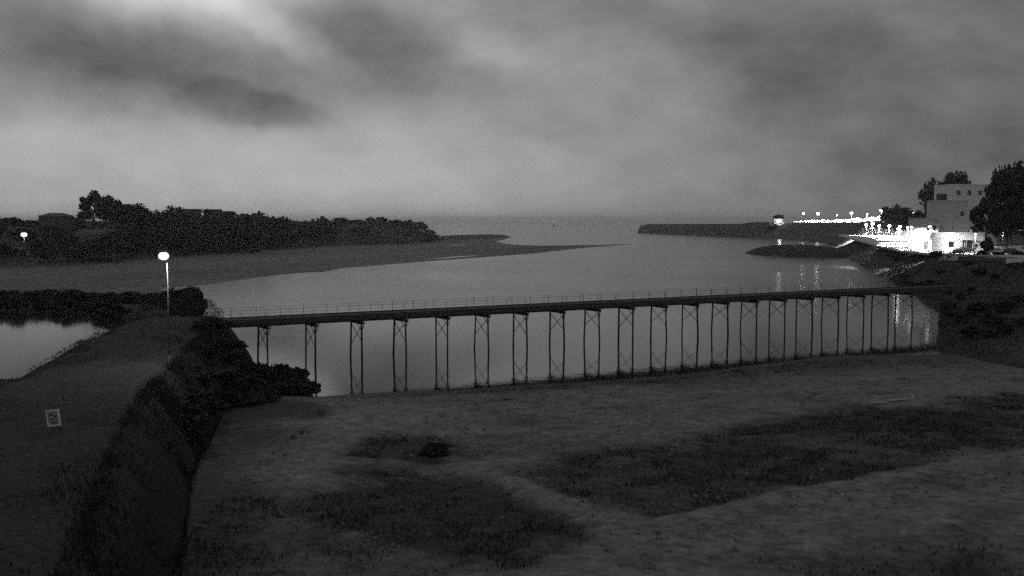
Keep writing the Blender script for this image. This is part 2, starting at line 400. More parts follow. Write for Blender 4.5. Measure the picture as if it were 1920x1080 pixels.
a = me.attributes.new('veg', 'FLOAT', 'POINT'); a.data.foreach_set('value', np.clip(vegs,0,1).astype(np.float32))
me.polygons.foreach_set('use_smooth', [True]*len(me.polygons)); me.materials.append(M['causeway'])
o = bpy.data.objects.new('causeway', me); col.objects.link(o); tag(o, 'dark grassy causeway curving from the field to the footbridge', 'causeway', kind='structure')
# ------------------------------------------------------------------ left shore and headland
sand_poly = px([(300,541),(372,536),(470,522),(560,512),(610,510),(640,503),(700,498),(800,490),(900,483),(1000,475),(1100,464.5),(1190,457.6),(1100,460),(1020,461),(960,459),(930,453),(955,445.5),(880,443.5),(820,443)]) + [(-120,1300),(-500,1600),(-1500,1700),(-1500,186),(-60,190)]
hill_poly = px([(-60,503),(0,499),(120,497),(200,490),(330,480),(450,470),(540,467),(640,459.5),(720,458),(800,455),(835,450)], 1.0) + px([(818,443.5)]) + [(-110,1150),(-500,1400),(-1500,1500),(-1500,345)]
rock_poly = px([(800,449),(840,445.2),(925,443.2),(958,445.0),(915,448),(850,451)])
def left_h(P):
    s = sdist(P, sand_poly) + 1.5*vnoise(P, 0.03, 31)
    z = np.clip(s*0.05, -1.5, 0.25) + 0.004*np.clip(s, 0, 200) + 0.12*vnoise(P, 0.04, 32)*sstep(s, 5, 40)
    al = P @ np.array([.333, .943]); ac = P @ np.array([.943, -.333])
    st = vnoise(np.stack([al*0.012, ac*0.085], 1), 1.0, 37, 4)
    z -= 1.6*np.clip(st - 0.30, 0, 1)*sstep(s, 3, 12)*sstep(60 - s, 0, 30)*sstep(P[:,1], 270, 330)
    h = sdist(P, hill_poly) + 4.0*vnoise(P, 0.05, 33)
    hz = 12.0*sstep(h, -2, 46) + 1.6*vnoise(P, 0.02, 34)*sstep(h, 5, 60)
    rk = sdist(P, rock_poly); rz = 2.2*sstep(rk + 2*vnoise(P, 0.08, 35), -3, 5)
    z = np.maximum(z + hz*0.999, np.where(rk > -4, rz, -9))
    veg = np.maximum(sstep(h, -8, 4), sstep(rk, -6, 2)) + 0.25*vnoise(P, 0.02, 36, 5)*sstep(s, 4, 30) + 0.10 - 0.55*st*sstep(-h, 0, 10)
    veg += 0.35*sstep(260 - P[:,1], 0, 70)*sstep(-70 - P[:,0], 0, 30)
    return z, veg
grid_mesh('sandbank', np.arange(-420, 150, 3.0), np.concatenate([np.arange(184, 700, 3.0), np.geomspace(703, 1500, 70)]), left_h, M['shore'])

# ------------------------------------------------------------------ right bank, promenade, far cliff
PZ = 7.0
right_shore = px([(1752,660),(1757,620),(1757,586),(1725,563),(1690,543),(1640,512),(1600,490),(1582,478),(1572,464),(1540,455.5),(1450,447.5),(1400,445)]) + [(190,1010),(300,1300),(900,1500),(900,60),(52,60)]
prom_edge = px([(1570,440),(1600,447.5),(1640,458.5),(1690,469),(1740,474),(1800,476),(1845,478.5),(1920,483),(1990,488)], PZ)
prom_poly = prom_edge + [(900,225),(900,640),(190,640)]
road_line = [tuple(atY(1440,417,930)[:2]), tuple(atY(1520,413,915)[:2]), tuple(atY(1600,409,890)[:2]), tuple(atY(1660,404,860)[:2])]
def right_h(P):
    s = sdist(P, right_shore) + 0.8*vnoise(P, 0.06, 41)
    p = sdist(P, prom_poly)
    zz = np.clip(s*0.5, -1.5, 0.6) + 0.05*np.clip(s, 0, 30)
    bank = PZ - 0.35 - 0.30*np.maximum(-p - 1.0, 0)
    z = np.where(p > -1.0, PZ - 0.35, np.maximum(np.minimum(zz + 4, bank), np.minimum(zz, 2.0)))
    z = np.where(s < 0, np.minimum(z, s*0.4), np.minimum(z, s*0.55))
    # hillside behind the promenade
    hb = sstep(p, 34, 110)*9.0 + sstep(p, 90, 260)*14
    z = z + hb*sstep(P[:,1], 200, 300)
    # far cliff that carries the upper road
    far = sstep(P[:,1], 600, 720)
    cz = 13.2*sstep(s, 0, 34) + 8*sstep(s, 60, 220)
    z = np.where(s > 0, z*(1-far) + np.maximum(cz, z*0.0)*far, z)
    z += 0.25*vnoise(P, 0.2, 42)*sstep(s, 1, 6)*sstep(-p, 0.5, 3)
    veg = 0.62 + 0.4*vnoise(P, 0.08, 43, 5)
    veg = np.maximum(veg, 0.9*sstep(-np.abs(s-1.5), -5, -1))
    return z, veg
grid_mesh('bank', np.concatenate([np.arange(40, 150, 1.5), np.arange(150, 420, 5.0)]), np.concatenate([np.arange(100, 320, 1.5), np.geomspace(322, 1150, 110)]), right_h, M['bank'])
# lit promenade paving: sheet with thickness
def slab(name, poly, z0, z1, m):
    n = len(poly); mb = MB()
    mb.add([(x,y,z1) for x,y in poly] + [(x,y,z0) for x,y in poly], [tuple(range(n))] + [(i, n+i, n+(i+1)%n, (i+1)%n) for i in range(n)])
    return mb.build(name, m)
inner = [(p[0]+ (26 if i < 2 else 34), p[1]+ (10 if i < 5 else 40)) for i, p in enumerate(prom_edge)]
inner = [(prom_edge[0][0]+7, prom_edge[0][1]+8),(178,500),(158,400),(150,330),(152,300),(165,285),(200,280),(210,224)]
pp = prom_edge + inner[::-1]
o = slab('promenade', pp, PZ-0.6, PZ, M['prom']); tag(o, 'floodlit pale promenade along the top of the bank', 'promenade', kind='structure')

# ------------------------------------------------------------------ islet
ic = at(1497, 476.5); 
def islet_h(P):
    q_ = np.stack([(P[:,0]-ic.x)/21.5, (P[:,1]-ic.y)/46], 1); r = np.sqrt((q_**2).sum(1)) + 0.10*vnoise(P, 0.07, 51, 4)
    z = 3.9*(1 - np.clip(r,0,2)**3.2) + 0.35*vnoise(P, 0.25, 52)
    return np.where(r > 1, -1.5*np.clip(r-1, 0, 1)-0.02, np.maximum(z, 0.05)), np.full(len(P), 0.9)
o = grid_mesh('islet', np.arange(ic.x-34, ic.x+34, 1.1), np.arange(ic.y-75, ic.y+75, 1.6), islet_h, M['rubble'])
tag(o, 'low dark oval islet in the channel', 'islet')

# ------------------------------------------------------------------ breakwater
bwr = empty('breakwater', at(1207, 436)); tag(bwr, 'long dark stone breakwater reaching out into the sea', 'breakwater')
A = at(1207, 436.3); B = Vector((226, 925, 0)); dr = (B-A).normalized(); pr = Vector((dr.y, -dr.x, 0))
mb = MB(); n = 60; V_ = []
for i in range(n+1):
    c = A.lerp(B, i/n); top = 9.7 + 1.6*i/n
    for off, z in ((-8.5,-2),(-6.0,top*.55),(-4.2,top-0.6),(4.2,top-0.6),(6.0,top*.55),(8.5,-2)):
        jx = 0.7*mnoise.noise((i*0.9, off, 1)); V_.append(tuple((c + pr*(off+jx) )[:2]) + (z + 0.4*mnoise.noise((i*0.7, off, 5)),))
mb.add(V_, [(i*6+j, i*6+j+1, (i+1)*6+j+1, (i+1)*6+j) for i in range(n) for j in range(5)] + [(0,1,2,3,4,5)])
o = mb.build('stone_mole', M['stone']); o.parent = bwr; o.matrix_parent_inverse = bwr.matrix_basis.inverted()
mb = MB()
mb.beam(A + pr*(-3.2) + Vector((0,0,9.6)), B + pr*(-3.2) + Vector((0,0,11.2)), 1.0, 1.6)
o = mb.build('parapet', M['stone']); o.parent = bwr; o.matrix_parent_inverse = bwr.matrix_basis.inverted()

# ------------------------------------------------------------------ footbridge
BA = Vector((-29.0, 107.5, 0)); BB = Vector((66.0, 163.5, 0)); BD = (BB-BA).normalized(); BL = (BB-BA).length
fb = empty('footbridge', BA, math.atan2(BD.y, BD.x))
tag(fb, 'long dark timber footbridge on paired pile trestles across the estuary', 'footbridge')
DZ = 4.9; HW = 1.6
mb = MB(); mb.box(-2.5, BL+3, -HW, HW, DZ-0.14, DZ); mb.build('deck', M['timber'], fb)
for s in (-1, 1):
    MB().box(-2.5, BL+3, s*(HW+0.003) if s > 0 else -HW-0.063, HW+0.063 if s > 0 else -HW-0.003, DZ-0.48, DZ+0.10).build('fascia', M['timber_pale'], fb)
    MB().box(-1.0, BL+1, s*1.15-0.15, s*1.15+0.15, DZ-0.68, DZ-0.143).build('girder', M['timber'], fb)
    rl = MB(); 
    for z, r in ((1.05, 0.013), (0.72, 0.006), (0.4, 0.006)): rl.tube((-2, s*(HW-0.06), DZ+z), (BL+2, s*(HW-0.06), DZ+z), r, n=5)
    ro_ = rl.build('railing', M['timber'], fb)
    pm = MB().box(-0.018, 0.018, -0.018, 0.018, 0, 1.08).mesh('post', M['timber'])
    k = 0; x = -1.5
    while x < BL+2:
        p = bpy.data.objects.new('post', pm); col.objects.link(p); p.parent = ro_; p.location = (x, s*(HW-0.06), DZ); x += 2.575
for i in range(20):
    x = 3.85 + 5.15*i
    if x > BL: break
    tr = MB().box(x-0.16, x+0.16, -1.75, 1.75, DZ-0.98, DZ-0.684).build('trestle', M['timber'], fb)
    for s in (-1, 1):
        pl = MB(); j = random.uniform(-0.16, 0.16); rk = random.uniform(0.82, 1.15)
        pl.tube((x+j, s*1.62, -1.6), (x, s*1.45, DZ-0.984), 0.112*rk, 0.105*rk, n=8)
        pl.build('pile', M['timber'], tr, True)
        MB().beam((x-0.02*s, s*1.40, DZ-1.15), (x+0.02*s, -s*1.48, DZ-3.1+random.uniform(-.35,.35)), 0.045, 0.065).build('brace', M['timber'], tr)
        MB().add([(x+0.1*s2, s*1.45-0.11, DZ-0.99) for s2 in (0,)], []) if False else None
    # raking struts under the girders
    for s2 in (-1, 1):
        MB().beam((x+0.12*s2, -1.46, DZ-1.55), (x+0.5*s2, -1.2, DZ-0.70), 0.05, 0.06).build('knee_brace', M['timber'], tr)

# ------------------------------------------------------------------ foliage
def leaf_cloud(n_cl, n_lf, rx, ry, rz, leaf, hollow=0.45, seed=1, squash=0.85, base=0.0):
    r = np.random.default_rng(seed); v = []; 
    d = r.normal(size=(n_cl, 3)); d /= np.linalg.norm(d, axis=1)[:,None]
    d[:,2] = np.where(d[:,2] < -0.55, -d[:,2], d[:,2])
    rad = (hollow + (1-hollow)*r.random(n_cl)**0.6)*(0.86+0.28*r.random(n_cl))
    cc_ = d*rad[:,None]*np.array([rx, ry, rz])
    cs = (0.20+0.20*r.random(n_cl))*min(rx, ry, rz*1.3)
    k = r.integers(0, n_cl, n_lf)
    pd = r.normal(size=(n_lf, 3)); pd /= np.linalg.norm(pd, axis=1)[:,None]
    p = cc_[k] + pd*(cs[k]*r.random(n_lf)**0.4)[:,None]*np.array([1, 1, squash])
    p[:,2] += base
    a_ = r.normal(size=(n_lf,3)); a_ /= np.linalg.norm(a_,axis=1)[:,None]
    b_ = np.cross(a_, r.normal(size=(n_lf,3))); b_ /= np.linalg.norm(b_,axis=1)[:,None]
    sz = leaf*(0.55+0.9*r.random(n_lf))
    A_ = a_*sz[:,None]; B_ = b_*(sz*0.6)[:,None]
    v = np.stack([p-A_, p-B_*1.0, p+A_, p+B_*1.0], 1).reshape(-1,3)
    return v, np.arange(len(v)).reshape(-1,4)
def cloud_mesh(name, m, *a_, **k):
    v, f = leaf_cloud(*a_, **k); me = bpy.data.meshes.new(name); me.from_pydata(v.tolist(), [], f.tolist()); me.update(); me.materials.append(m); return me
def tree_trunk(h, r, spread, seed):
    rr = random.Random(seed); mb = MB(); p = Vector((0,0,-0.6)); q_ = Vector((rr.uniform(-.3,.3), rr.uniform(-.3,.3), h*0.55))
    mb.tube(p, q_, r, r*0.7)
    for i in range(6):
        t_ = 2*math.pi*(i+rr.random()*.5)/6; e = q_ + Vector((math.cos(t_)*spread*.55, math.sin(t_)*spread*.55, h*rr.uniform(.18,.36)))
        st = p.lerp(q_, rr.uniform(.7, 1)); mb.tube(st, e, r*.42, r*.12, n=6)
    return mb.mesh('trunk', M['bark'], True)
# tree kinds, unit height 1 scaled per tree : (crown mesh, trunk mesh)
KIND = []
for k, (rx, rz, cz) in enumerate(((0.42,0.36,0.62),(0.52,0.34,0.60),(0.36,0.42,0.57))):
    H = 8.0
    KIND.append((cloud_mesh('crown', M['leaf_dark'], 46, 2600, rx*H, rx*H, rz*H, 0.34, seed=60+k, base=cz*H), tree_trunk(H, 0.20, rx*H, 70+k)))
BUSH = [cloud_mesh('foliage', M['leaf_dark'], 26, 1300, 1.5, 1.4, 1.05, 0.20, seed=80+k, base=0.95, hollow=0.35) for k in range(3)]
STEM = MB()
for i in range(7):
    t_ = i*0.9; STEM.tube((0.1*math.cos(t_),0.1*math.sin(t_),-0.5),(0.8*math.cos(t_),0.8*math.sin(t_),1.3),0.05,0.02,n=5)
STEM = STEM.mesh('stem', M['bark'])
def tree(name, loc, h, wide=1.0, kind=0, rz=0.0, label='', group=None, cat='tree'):
    o = empty(name, loc, rz); s = h/8.0; o.scale = (s*wide, s*wide, s)
    for nm, me_ in (('crown', KIND[kind][0]), ('trunk', KIND[kind][1])):
        c = bpy.data.objects.new(nm, me_); col.objects.link(c); c.parent = o
    tag(o, label, cat, group); return o
def bush(loc, sx, sz, label, group, kind=0, rz=0.0, name='bush'):
    o = empty(name, loc, rz); o.scale = (sx/1.5, sx/1.5, sz/2.0)
    for nm, me_ in (('foliage', BUSH[kind]), ('stem', STEM)):
        c = bpy.data.objects.new(nm, me_); col.objects.link(c); c.parent = o
    tag(o, label, 'bush', group); return o
def lz(x, y): return float(left_h(np.array([[x, y]]))[0][0])
def rz_(x, y): return float(right_h(np.array([[x, y]]))[0][0])
def nz_(x, y): return float(near_h(np.array([[x, y]]))[0][0])

# skyline trees of the headland: (u, top v, Y, width factor, kind)
for i, (u, v, Y, wd, k) in enumerate([(178,364,415,1.0,2),(205,371,425,0.9,0),(232,384,430,0.9,1),(258,386,440,1.0,0),(283,394,445,0.9,1)]):
    x = colx(u, Y); z = lz(x, Y); top = atY(u, v, Y).z
    tree('skyline_tree', (x, Y, z), top - z, wd, k, i*1.1, ['tallest bushy tree on the left hill above the pale house' if i == 0 else 'dark tree in the clump beside the tallest tree on the left hill'][0], None if i == 0 else 'clump of trees on the left hill')
for i, (u, v, Y, wd) in enumerate([(326,388,470,.7),(345,397,455,1.4),(410,399,470,1.3),(440,402,480,1.3),(472,393,520,1.0),(492,404,520,1.3),(530,406,560,1.4),(570,407,600,1.3),(605,402,640,1.1),(640,408,660,1.4),(668,410,700,1.3),(695,407,740,1.2),(715,407,760,1.2),(742,410,800,1.3),(765,413,840,1.3),(788,417,880,1.1),(806,428,930,1.0),
                                  (20,408,410,1.4),(-20,404,420,1.5),(60,412,405,1.1),(140,408,420,1.3),(310,400,450,1.4),(380,404,470,1.3),(540,411,560,1.2),(610,412,620,1.4)]):
    x = colx(u, Y); z = lz(x, Y); top = max(atY(u, v + (5 if 290 < u < 640 else 1), Y).z, z + 2.0)
    hh_ = (top-z)/0.62
    tree('headland_tree', (x, Y, top-hh_), hh_, wd*max(1, 9/hh_)*0.95, i % 3, i*2.3, 'low dark wind-clipped tree on the headland skyline', 'trees along the headland ridge')
for u, v, Y in [(128,440,366),(160,452,362),(196,446,364),(218,438,368)]:
    x = colx(u, Y); z = lz(x, Y); tree('garden_tree', (x, Y, z), max(atY(u, v, Y).z - z, 2.2), 1.5, int(u) % 3, u, 'dark bushy tree before the pale house on the left hill', 'trees before the pale house')
# lower slope trees
k = 0
for i in range(46):
    u = random.uniform(-20, 800); t_ = random.random()
    base = np.interp(u, [-20,120,330,450,640,800],[497,494,478,468,458,452]); v = base - 4 - t_*np.interp(u,[0,450,800],[60,42,14])
    # walk along the ray over this column until the ground is met
    for Y in np.arange(300, 950, 5.0):
        x = colx(u, Y); z = lz(x, Y)
        if atY(u, v, Y).z < z: break
    if 130 < u < 225 and v < 458: continue
    tree('slope_tree', (x, Y, z-1.4), random.uniform(3.4, 4.6), random.uniform(1.5, 2.1), i % 3, i*1.7, 'dark scrubby tree on the slope of the left headland', 'scrub trees on the headland slope')
# scrub cover of the slope: stuff
pts = []
r = np.random.default_rng(5)
cand = np.column_stack([r.uniform(-330, 10, 60000), r.uniform(335, 1000, 60000)])
h_ = sdist(cand, hill_poly); cand = cand[(h_ > 1) & (h_ < 90)]
zc = left_h(cand)[0]; nn = len(cand)
c3 = np.column_stack([cand, zc + r.uniform(0, 1.3, nn)])
a_ = r.normal(size=(nn,3)); a_ /= np.linalg.norm(a_,axis=1)[:,None]; b_ = np.cross(a_, r.normal(size=(nn,3))); b_ /= np.linalg.norm(b_,axis=1)[:,None]
sz = r.uniform(0.35, 0.9, nn)[:,None]
v = np.stack([c3-a_*sz, c3-b_*sz*.7, c3+a_*sz, c3+b_*sz*.7], 1).reshape(-1,3)
me = bpy.data.meshes.new('scrub'); me.from_pydata(v.tolist(), [], np.arange(len(v)).reshape(-1,4).tolist()); me.materials.append(M['leaf_dark'])
o = bpy.data.objects.new('scrub', me); col.objects.link(o); tag(o, 'dense low scrub covering the left headland', 'scrub', kind='stuff')

# hedge of bushes along the far bend of the causeway, mirrored in the pond
bi = 0
for u, v, Y, sx in [(-30,546,187,3.4),(12,545,187,3.6),(48,549,186,3.0),(84,546,186,3.5),(112,550,185,2.8),(140,547,184,3.2),(172,551,182,2.8),(205,549,181,3.2),(236,551,180,3.0),(262,553,178,2.8),(290,550,176,3.0),(318,548,172,2.8),(345,543,168,2.9),(361,545,160,2.4),(352,560,150,2.4),(338,568,142,2.2)]:
    x = colx(u, Y); z0 = 0.5; top = atY(u, v, Y).z
    bush((x, Y, z0), sx, max(top - z0, 1.6), 'dark rounded bush in the hedge along the bend of the causeway', 'hedge along the causeway bend', bi % 3, bi*1.3); bi += 1
for u, Y, hh in [(-10,176,1.6),(25,175,2.2),(78,175,1.5),(120,174,2.4),(160,172,1.4),(192,170,2.2),(215,164,2.0)]:
    bush((colx(u,Y), Y, 0.0), 2.4, hh, 'dark bush at the waterline on the far side of the pond', 'bushes at the edge of the pond', bi % 3, bi*1.3); bi += 1
# scrub at the foot of the causeway by the first trestles
for u, v, Y, sx in [(395,612,104,2.0),(415,640,101,2.0),(432,662,99,1.9),(455,682,97,1.9),(480,688,97,1.8),(505,690,96.5,1.7),(530,690,96,1.7),(552,694,95.5,1.5),(572,712,94.5,1.2),(545,715,92.5,1.6),(510,718,91.5,1.7),(475,712,91,1.8),(440,705,90,2.0),(410,690,89,2.0),(385,660,92,2.0),(375,715,82,2.0),(410,735,84,1.8),(450,745,85,1.7),(490,745,87,1.5),(360,765,74,1.7),(392,768,78,1.4),(345,800,67,1.5),(352,785,70,1.2)]:
    x = colx(u, Y); top = atY(u, v, Y).z; cx, hw = cw_center(np.array([Y])); off = x - (cx[0]+hw[0])
    g0 = max(nz_(x, Y), CWZ - 0.15 - 5.8*max(min(off/3.8, 1), 0)**1.3 if off > 0 else CWZ, -0.2)
    bush((x, Y, g0 - 0.15), sx, max(top - g0 + 0.15, 1.0), *(('dark low bush on the mud beside the first bridge trestles', 'bushes by the first trestles') if u >= 455 else ('dark straggling bush on the causeway side above the mud', 'scrub on the causeway side')), bi % 3, bi*1.3); bi += 1
# weed clump out on the mud
c = at(815, 845, 0.5)
for k, (dx, dy, s_) in enumerate(((0,0,1.0),(0.9,0.2,.7),(-0.9,.1,.6))):
    pass
o = bush((c.x, c.y, nz_(c.x, c.y)-0.1), 1.15, 0.75, 'small dark weed clump standing alone on the mudflat', None, 1, 0.3, 'weed_clump')

# marsh grass: stuff
def blades(name, n, region, dens, hmin, hmax, wd, hf, m, seed, label):
    r = np.random.default_rng(seed); P = np.column_stack([r.uniform(region[0], region[1], n), r.uniform(region[2], region[3], n)])
    z, veg = hf(P); keep = (r.random(n) < dens(P, veg)) & (z > 0.12); P = P[keep]; z = z[keep]; nn = len(P)
    ang = r.uniform(0, 2*np.pi, nn); h = r.uniform(hmin, hmax, nn)*(0.7+0.5*vnoise(P, 0.3, seed)); w_ = wd*r.uniform(.6, 1.4, nn)
    dx = np.stack([np.cos(ang), np.sin(ang), np.zeros(nn)], 1)*w_[:,None]
    b0 = np.column_stack([P, z-0.03]); ln = r.normal(size=(nn,2))*0.35
    tip = b0 + np.column_stack([ln*h[:,None], h])
    v = np.stack([b0-dx, b0+dx, tip], 1).reshape(-1,3)
    me = bpy.data.meshes.new(name); me.from_pydata(v.tolist(), [], np.arange(len(v)).reshape(-1,3).tolist()); me.materials.append(m)
    o = bpy.data.objects.new(name, me); col.objects.link(o); tag(o, label, 'grass', kind='stuff'); return o
blades('marsh_grass', 300000, (-15, 62, 28, 112), lambda P, g: np.clip((g-0.3)*1.4, 0.02, 0.95)*np.where(vnoise(P, 0.8, 77, 3) > -0.05, 1.0, 0.12), 0.08, 0.32, 0.04, near_h, M['grass'], 91, 'dark marsh grass and weed tufts over the mudflat')
blades('field_grass', 120000, (-52, -8, 28, 96), lambda P, g: np.where(P[:,0] < cw_center(P[:,1])[0], 0.8, 0.0), 0.10, 0.40, 0.03, near_h, M['grass'], 92, 'rough grass on the field beside the causeway')
def cwside_h(P):
    cx, hw = cw_center(P[:,1]); d = P[:,0]-cx-hw
    zb = near_h(P)[0]; zz = CWZ - 0.15 - 5.8*np.clip(d/3.8, 0, 1)**1.3
    return np.where((d > -0.4) & (d < 3.2) & (P[:,1] < 104), np.maximum(zz, zb), -5.0), d
blades('slope_grass', 160000, (-32, -6, 26, 104), lambda P, d: np.where((d > -.4) & (d < 3.2), 0.9, 0), 0.15, 0.75, 0.04, cwside_h, M['grass_dark'], 94, 'dark rank grass down the side of the causeway')
def cwtop_h(P):
    cx, hw = cw_center(P[:,1]); d = np.abs(P[:,0]-cx)/hw
    return np.where(d < 1.15, CWZ-0.05, -5.0), d
blades('causeway_grass', 90000, (-50, -8, 28, 140), lambda P, d: np.where(np.abs((P[:,0]-cw_center(P[:,1])[0])+0.6) < 0.8, 0.25, 0.95)*np.where(vnoise(P, 0.6, 78, 3) > -0.2, 1, .3), 0.10, 0.42, 0.035, cwtop_h, M['grass'], 93, 'rough grass along the top of the causeway')

# loose stones on the mud: stuff
r = np.random.default_rng(44); P = np.column_stack([r.uniform(-16, 62, 9000), r.uniform(30, 112, 9000)])
zz, vg = near_h(P); ok = (zz > 0.1) & (vnoise(P, 0.12, 61, 4) + 0.5*r.random(9000) > 0.45); P = P[ok]; zz = zz[ok]
sv = []; sf = []
for (x, y), z in zip(P, zz):
    rr = 0.04 + 0.16*r.random()**3; b0 = len(sv); ph = r.random()*6.28
    for k in range(5):
        a_ = ph + k*1.257; q = rr*(0.75+0.5*r.random()); sv.append((x+q*math.cos(a_), y+q*math.sin(a_), z-0.03))
    for k in range(4):
        a_ = ph + 0.5 + k*1.571; q = rr*0.6*(0.7+0.5*r.random()); sv.append((x+q*math.cos(a_), y+q*math.sin(a_), z+rr*(0.45+0.35*r.random())))
    sf += [(b0+5,b0+6,b0+7,b0+8)] + [(b0+k, b0+(k+1)%5, b0+5+min(k,3)) for k in range(5)] + [(b0+(k+1)%5, b0+5+(k+1)%4, b0+5+k) for k in range(4)]
me = bpy.data.meshes.new('stones'); me.from_pydata(sv, [], sf); me.materials.append(M['pebble'])
o = bpy.data.objects.new('stones', me); col.objects.link(o); tag(o, 'loose stones scattered over the mudflat', 'stones', kind='stuff')
# pale driftwood at the tide line
for k, (u, v, ln, an, lb) in enumerate(((1692,756,2.6,0.3,'longest pale driftwood log on the mud by the right shore'),(1650,760,1.3,-0.4,'short pale driftwood log beside the longest one'),(1712,748,1.1,1.2,'small pale driftwood branch lying inland of the logs'))):
    p = at(u, v, 0.6); z = nz_(p.x, p.y); d_ = empty('driftwood', (p.x, p.y, z+0.04), an); tag(d_, lb, 'driftwood')
    MB().tube((-ln/2,0,0.05),(ln*.1,0.05,0.09),.10,.085,n=7).tube((ln*.1,0.05,0.09),(ln/2,-.1,0.13),.085,.04,n=7).build('log', M['driftwood'], d_, True)
    MB().tube((ln*.05,.05,.1),(ln*.22,.32,.3),.035,.012,n=5).build('branch', M['driftwood'], d_, True)

# ------------------------------------------------------------------ lamps
def point(name, loc, P_, r=0.25, parent=None):
    l = bpy.data.lights.new(name, 'POINT'); l.energy = P_; l.volume_factor = 0.0; l.shadow_soft_size = r
    o = bpy.data.objects.new(name, l); col.objects.link(o); o.location = loc
    if parent: o.parent = parent
    return o
def spot(name, loc, P_, parent, tilt=(0.0, 0.0), cone=140):
    l = bpy.data.lights.new(name, 'SPOT'); l.energy = P_; l.volume_factor = 0.0; l.shadow_soft_size = 0.2; l.spot_size = R(cone); l.spot_blend = 0.35
    o = bpy.data.objects.new(name, l); col.objects.link(o); o.location = loc; o.rotation_euler = (tilt[0], tilt[1], 0); o.parent = parent
    return o
def street_lamp(loc, h, head, power, label, group=None, name='street_lamp', arm=0.0, rz=0.0, glow='glow', thick=0.07, tilt=(0.0, 0.0), cone=140):
    o = empty(name, loc, rz); tag(o, label, 'street lamp', group)
    MB().tube((0,0,-0.5),(0,0,h-head*0.4), thick, thick*0.6, n=8).build('pole', M['metal'], o, True)
    MB().tube((0,0,-0.1),(0,0,0.9), thick*1.7, thick*1.5, n=8).build('base', M['metal'], o, True)
    if arm: MB().tube((0,0,h-head*0.45),(arm,0,h+0.12), thick*0.6, thick*0.5, n=6).build('arm', M['metal'], o, True)
    MB().ball((arm,0,h), head, head, head*0.75).build('lantern', M[glow], o, True)
    MB().ball((arm,0,h+head*0.85), head*1.15, head*1.15, head*0.22, 10, 5).build('hood', M['metal'], o, True)
    if power:
        spot('bulb', (arm, 0, h-head-0.12), power, o, tilt, cone)
    return o
lp = at(318, 690, CWZ+0.1); lp.x = colx(313.5, lp.y)
street_lamp(lp, atY(307, 480, lp.y).z - lp.z, 0.38, 900, 'tall lit street lamp on a slim post on the causeway', rz=math.pi, arm=0.25, thick=0.055)
p = atY(45, 440, 345); z0 = lz(p.x, p.y); street_lamp((p.x, p.y, z0), p.z - z0, 1.0, 500, 'lit lamp low among the trees below the left hillside houses', thick=0.12)
# promenade lamps; the last post is added to brighten the near paving
for u, vb, vt, pw, hd in [(1624,440.5,421,450000*2,0.75),(1636,441.5,420,450000*2,0.85),(1648,443,423.5,450000*2,0.7),(1667,446,423.5,400000*2,0.7),(1687,450,425,600000*2,0.6),(1702,456,427,500000*2,0.55),(1684,461,429,500000*2,0.5)]:
    p = at(u, vb, PZ); tp = atY(u, vt, p.y); street_lamp((p.x, p.y, PZ), tp.z-PZ, hd, pw, 'lit lamp post along the floodlit promenade', 'promenade lamp posts', thick=0.12, tilt=(0.0, R(-10)), cone=150, glow='glow_far')
for u, vb, vt, pw in [(1708,469,426,70000),(1742,473.5,425,26000)]:
    p = at(u, vb, PZ); tp = atY(u, vt, p.y); street_lamp((p.x, p.y, PZ), tp.z-PZ, 0.5, pw, 'tall lit lamp post before the white promenade buildings', 'lamp posts by the white buildings', thick=0.1, tilt=(R(30), R(-26)), cone=112)
p = at(1828, 476, PZ); street_lamp((p.x, p.y, PZ), 4.7, 0.35, 6000, 'lit lamp post at the corner of the low white building', tilt=(R(30), 0))

# upper road on the far cliff
RL = [atY(1446,416,930), atY(1490,415,925), atY(1540,412,915), atY(1600,410,895), atY(1660,405,865)]
for i in range(len(RL)): RL[i].z -= 2.4
mb = MB(); 
for i in range(len(RL)-1):
    a_, b_ = RL[i], RL[i+1]
    mb.add([a_+Vector((0,-6,-0.6)), b_+Vector((0,-6,-0.6)), b_+Vector((0,5,0)), a_+Vector((0,5,0))], [(0,1,2,3)])
o = mb.build('road', M['prom']); tag(o, 'lit road along the far cliff top', 'road', kind='structure')
rw = empty('sea_wall', RL[0]); tag(rw, 'pale lit wall behind the far cliff-top road', 'wall')
for i in range(len(RL)-1):
    a_, b_ = RL[i]-RL[0], RL[i+1]-RL[0]; hh = (1.7, 2.4, 2.2, 2.6)[i]
    MB().beam(a_+Vector((0,5.4,hh/2-.5)), b_+Vector((0,5.4,hh/2-.5)), 0.6, hh+1).build('wall_panel', M['render'], rw)
for u, v, pw, hd in [(1505,400.5,30000*2,0.9),(1532,400.5,40000*2,1.25),(1568,402.5,16000*2,0.45),(1595,399.5,40000*2,1.1),(1625,401,16000*2,0.5),(1651,394.5,40000*2,1.2)]:
    k = np.interp(u, [1446,1490,1540,1600,1660], range(5)); i = min(int(k), 3); b_ = RL[i].lerp(RL[i+1], k-i) + Vector((0, -2.0, -0.3))
    tp = atY(u, v, b_.y); street_lamp((b_.x, b_.y, b_.z), tp.z-b_.z, hd, pw, 'lit globe street lamp on the far cliff-top road', 'street lamps on the cliff road', thick=0.16, glow='glow_far')
p = atY(1713, 399, 520); z0 = rz_(p.x, p.y); street_lamp((p.x, p.y, z0), p.z-z0, 0.5, 2500, 'lit street lamp on the hillside behind the white buildings', thick=0.1)
p = atY(1745, 387, 318); z0 = rz_(p.x, p.y); street_lamp((p.x, p.y, z0), p.z-z0, 0.8, 6000, 'bright lamp beside the hillside wall under the hotel tree', thick=0.1)

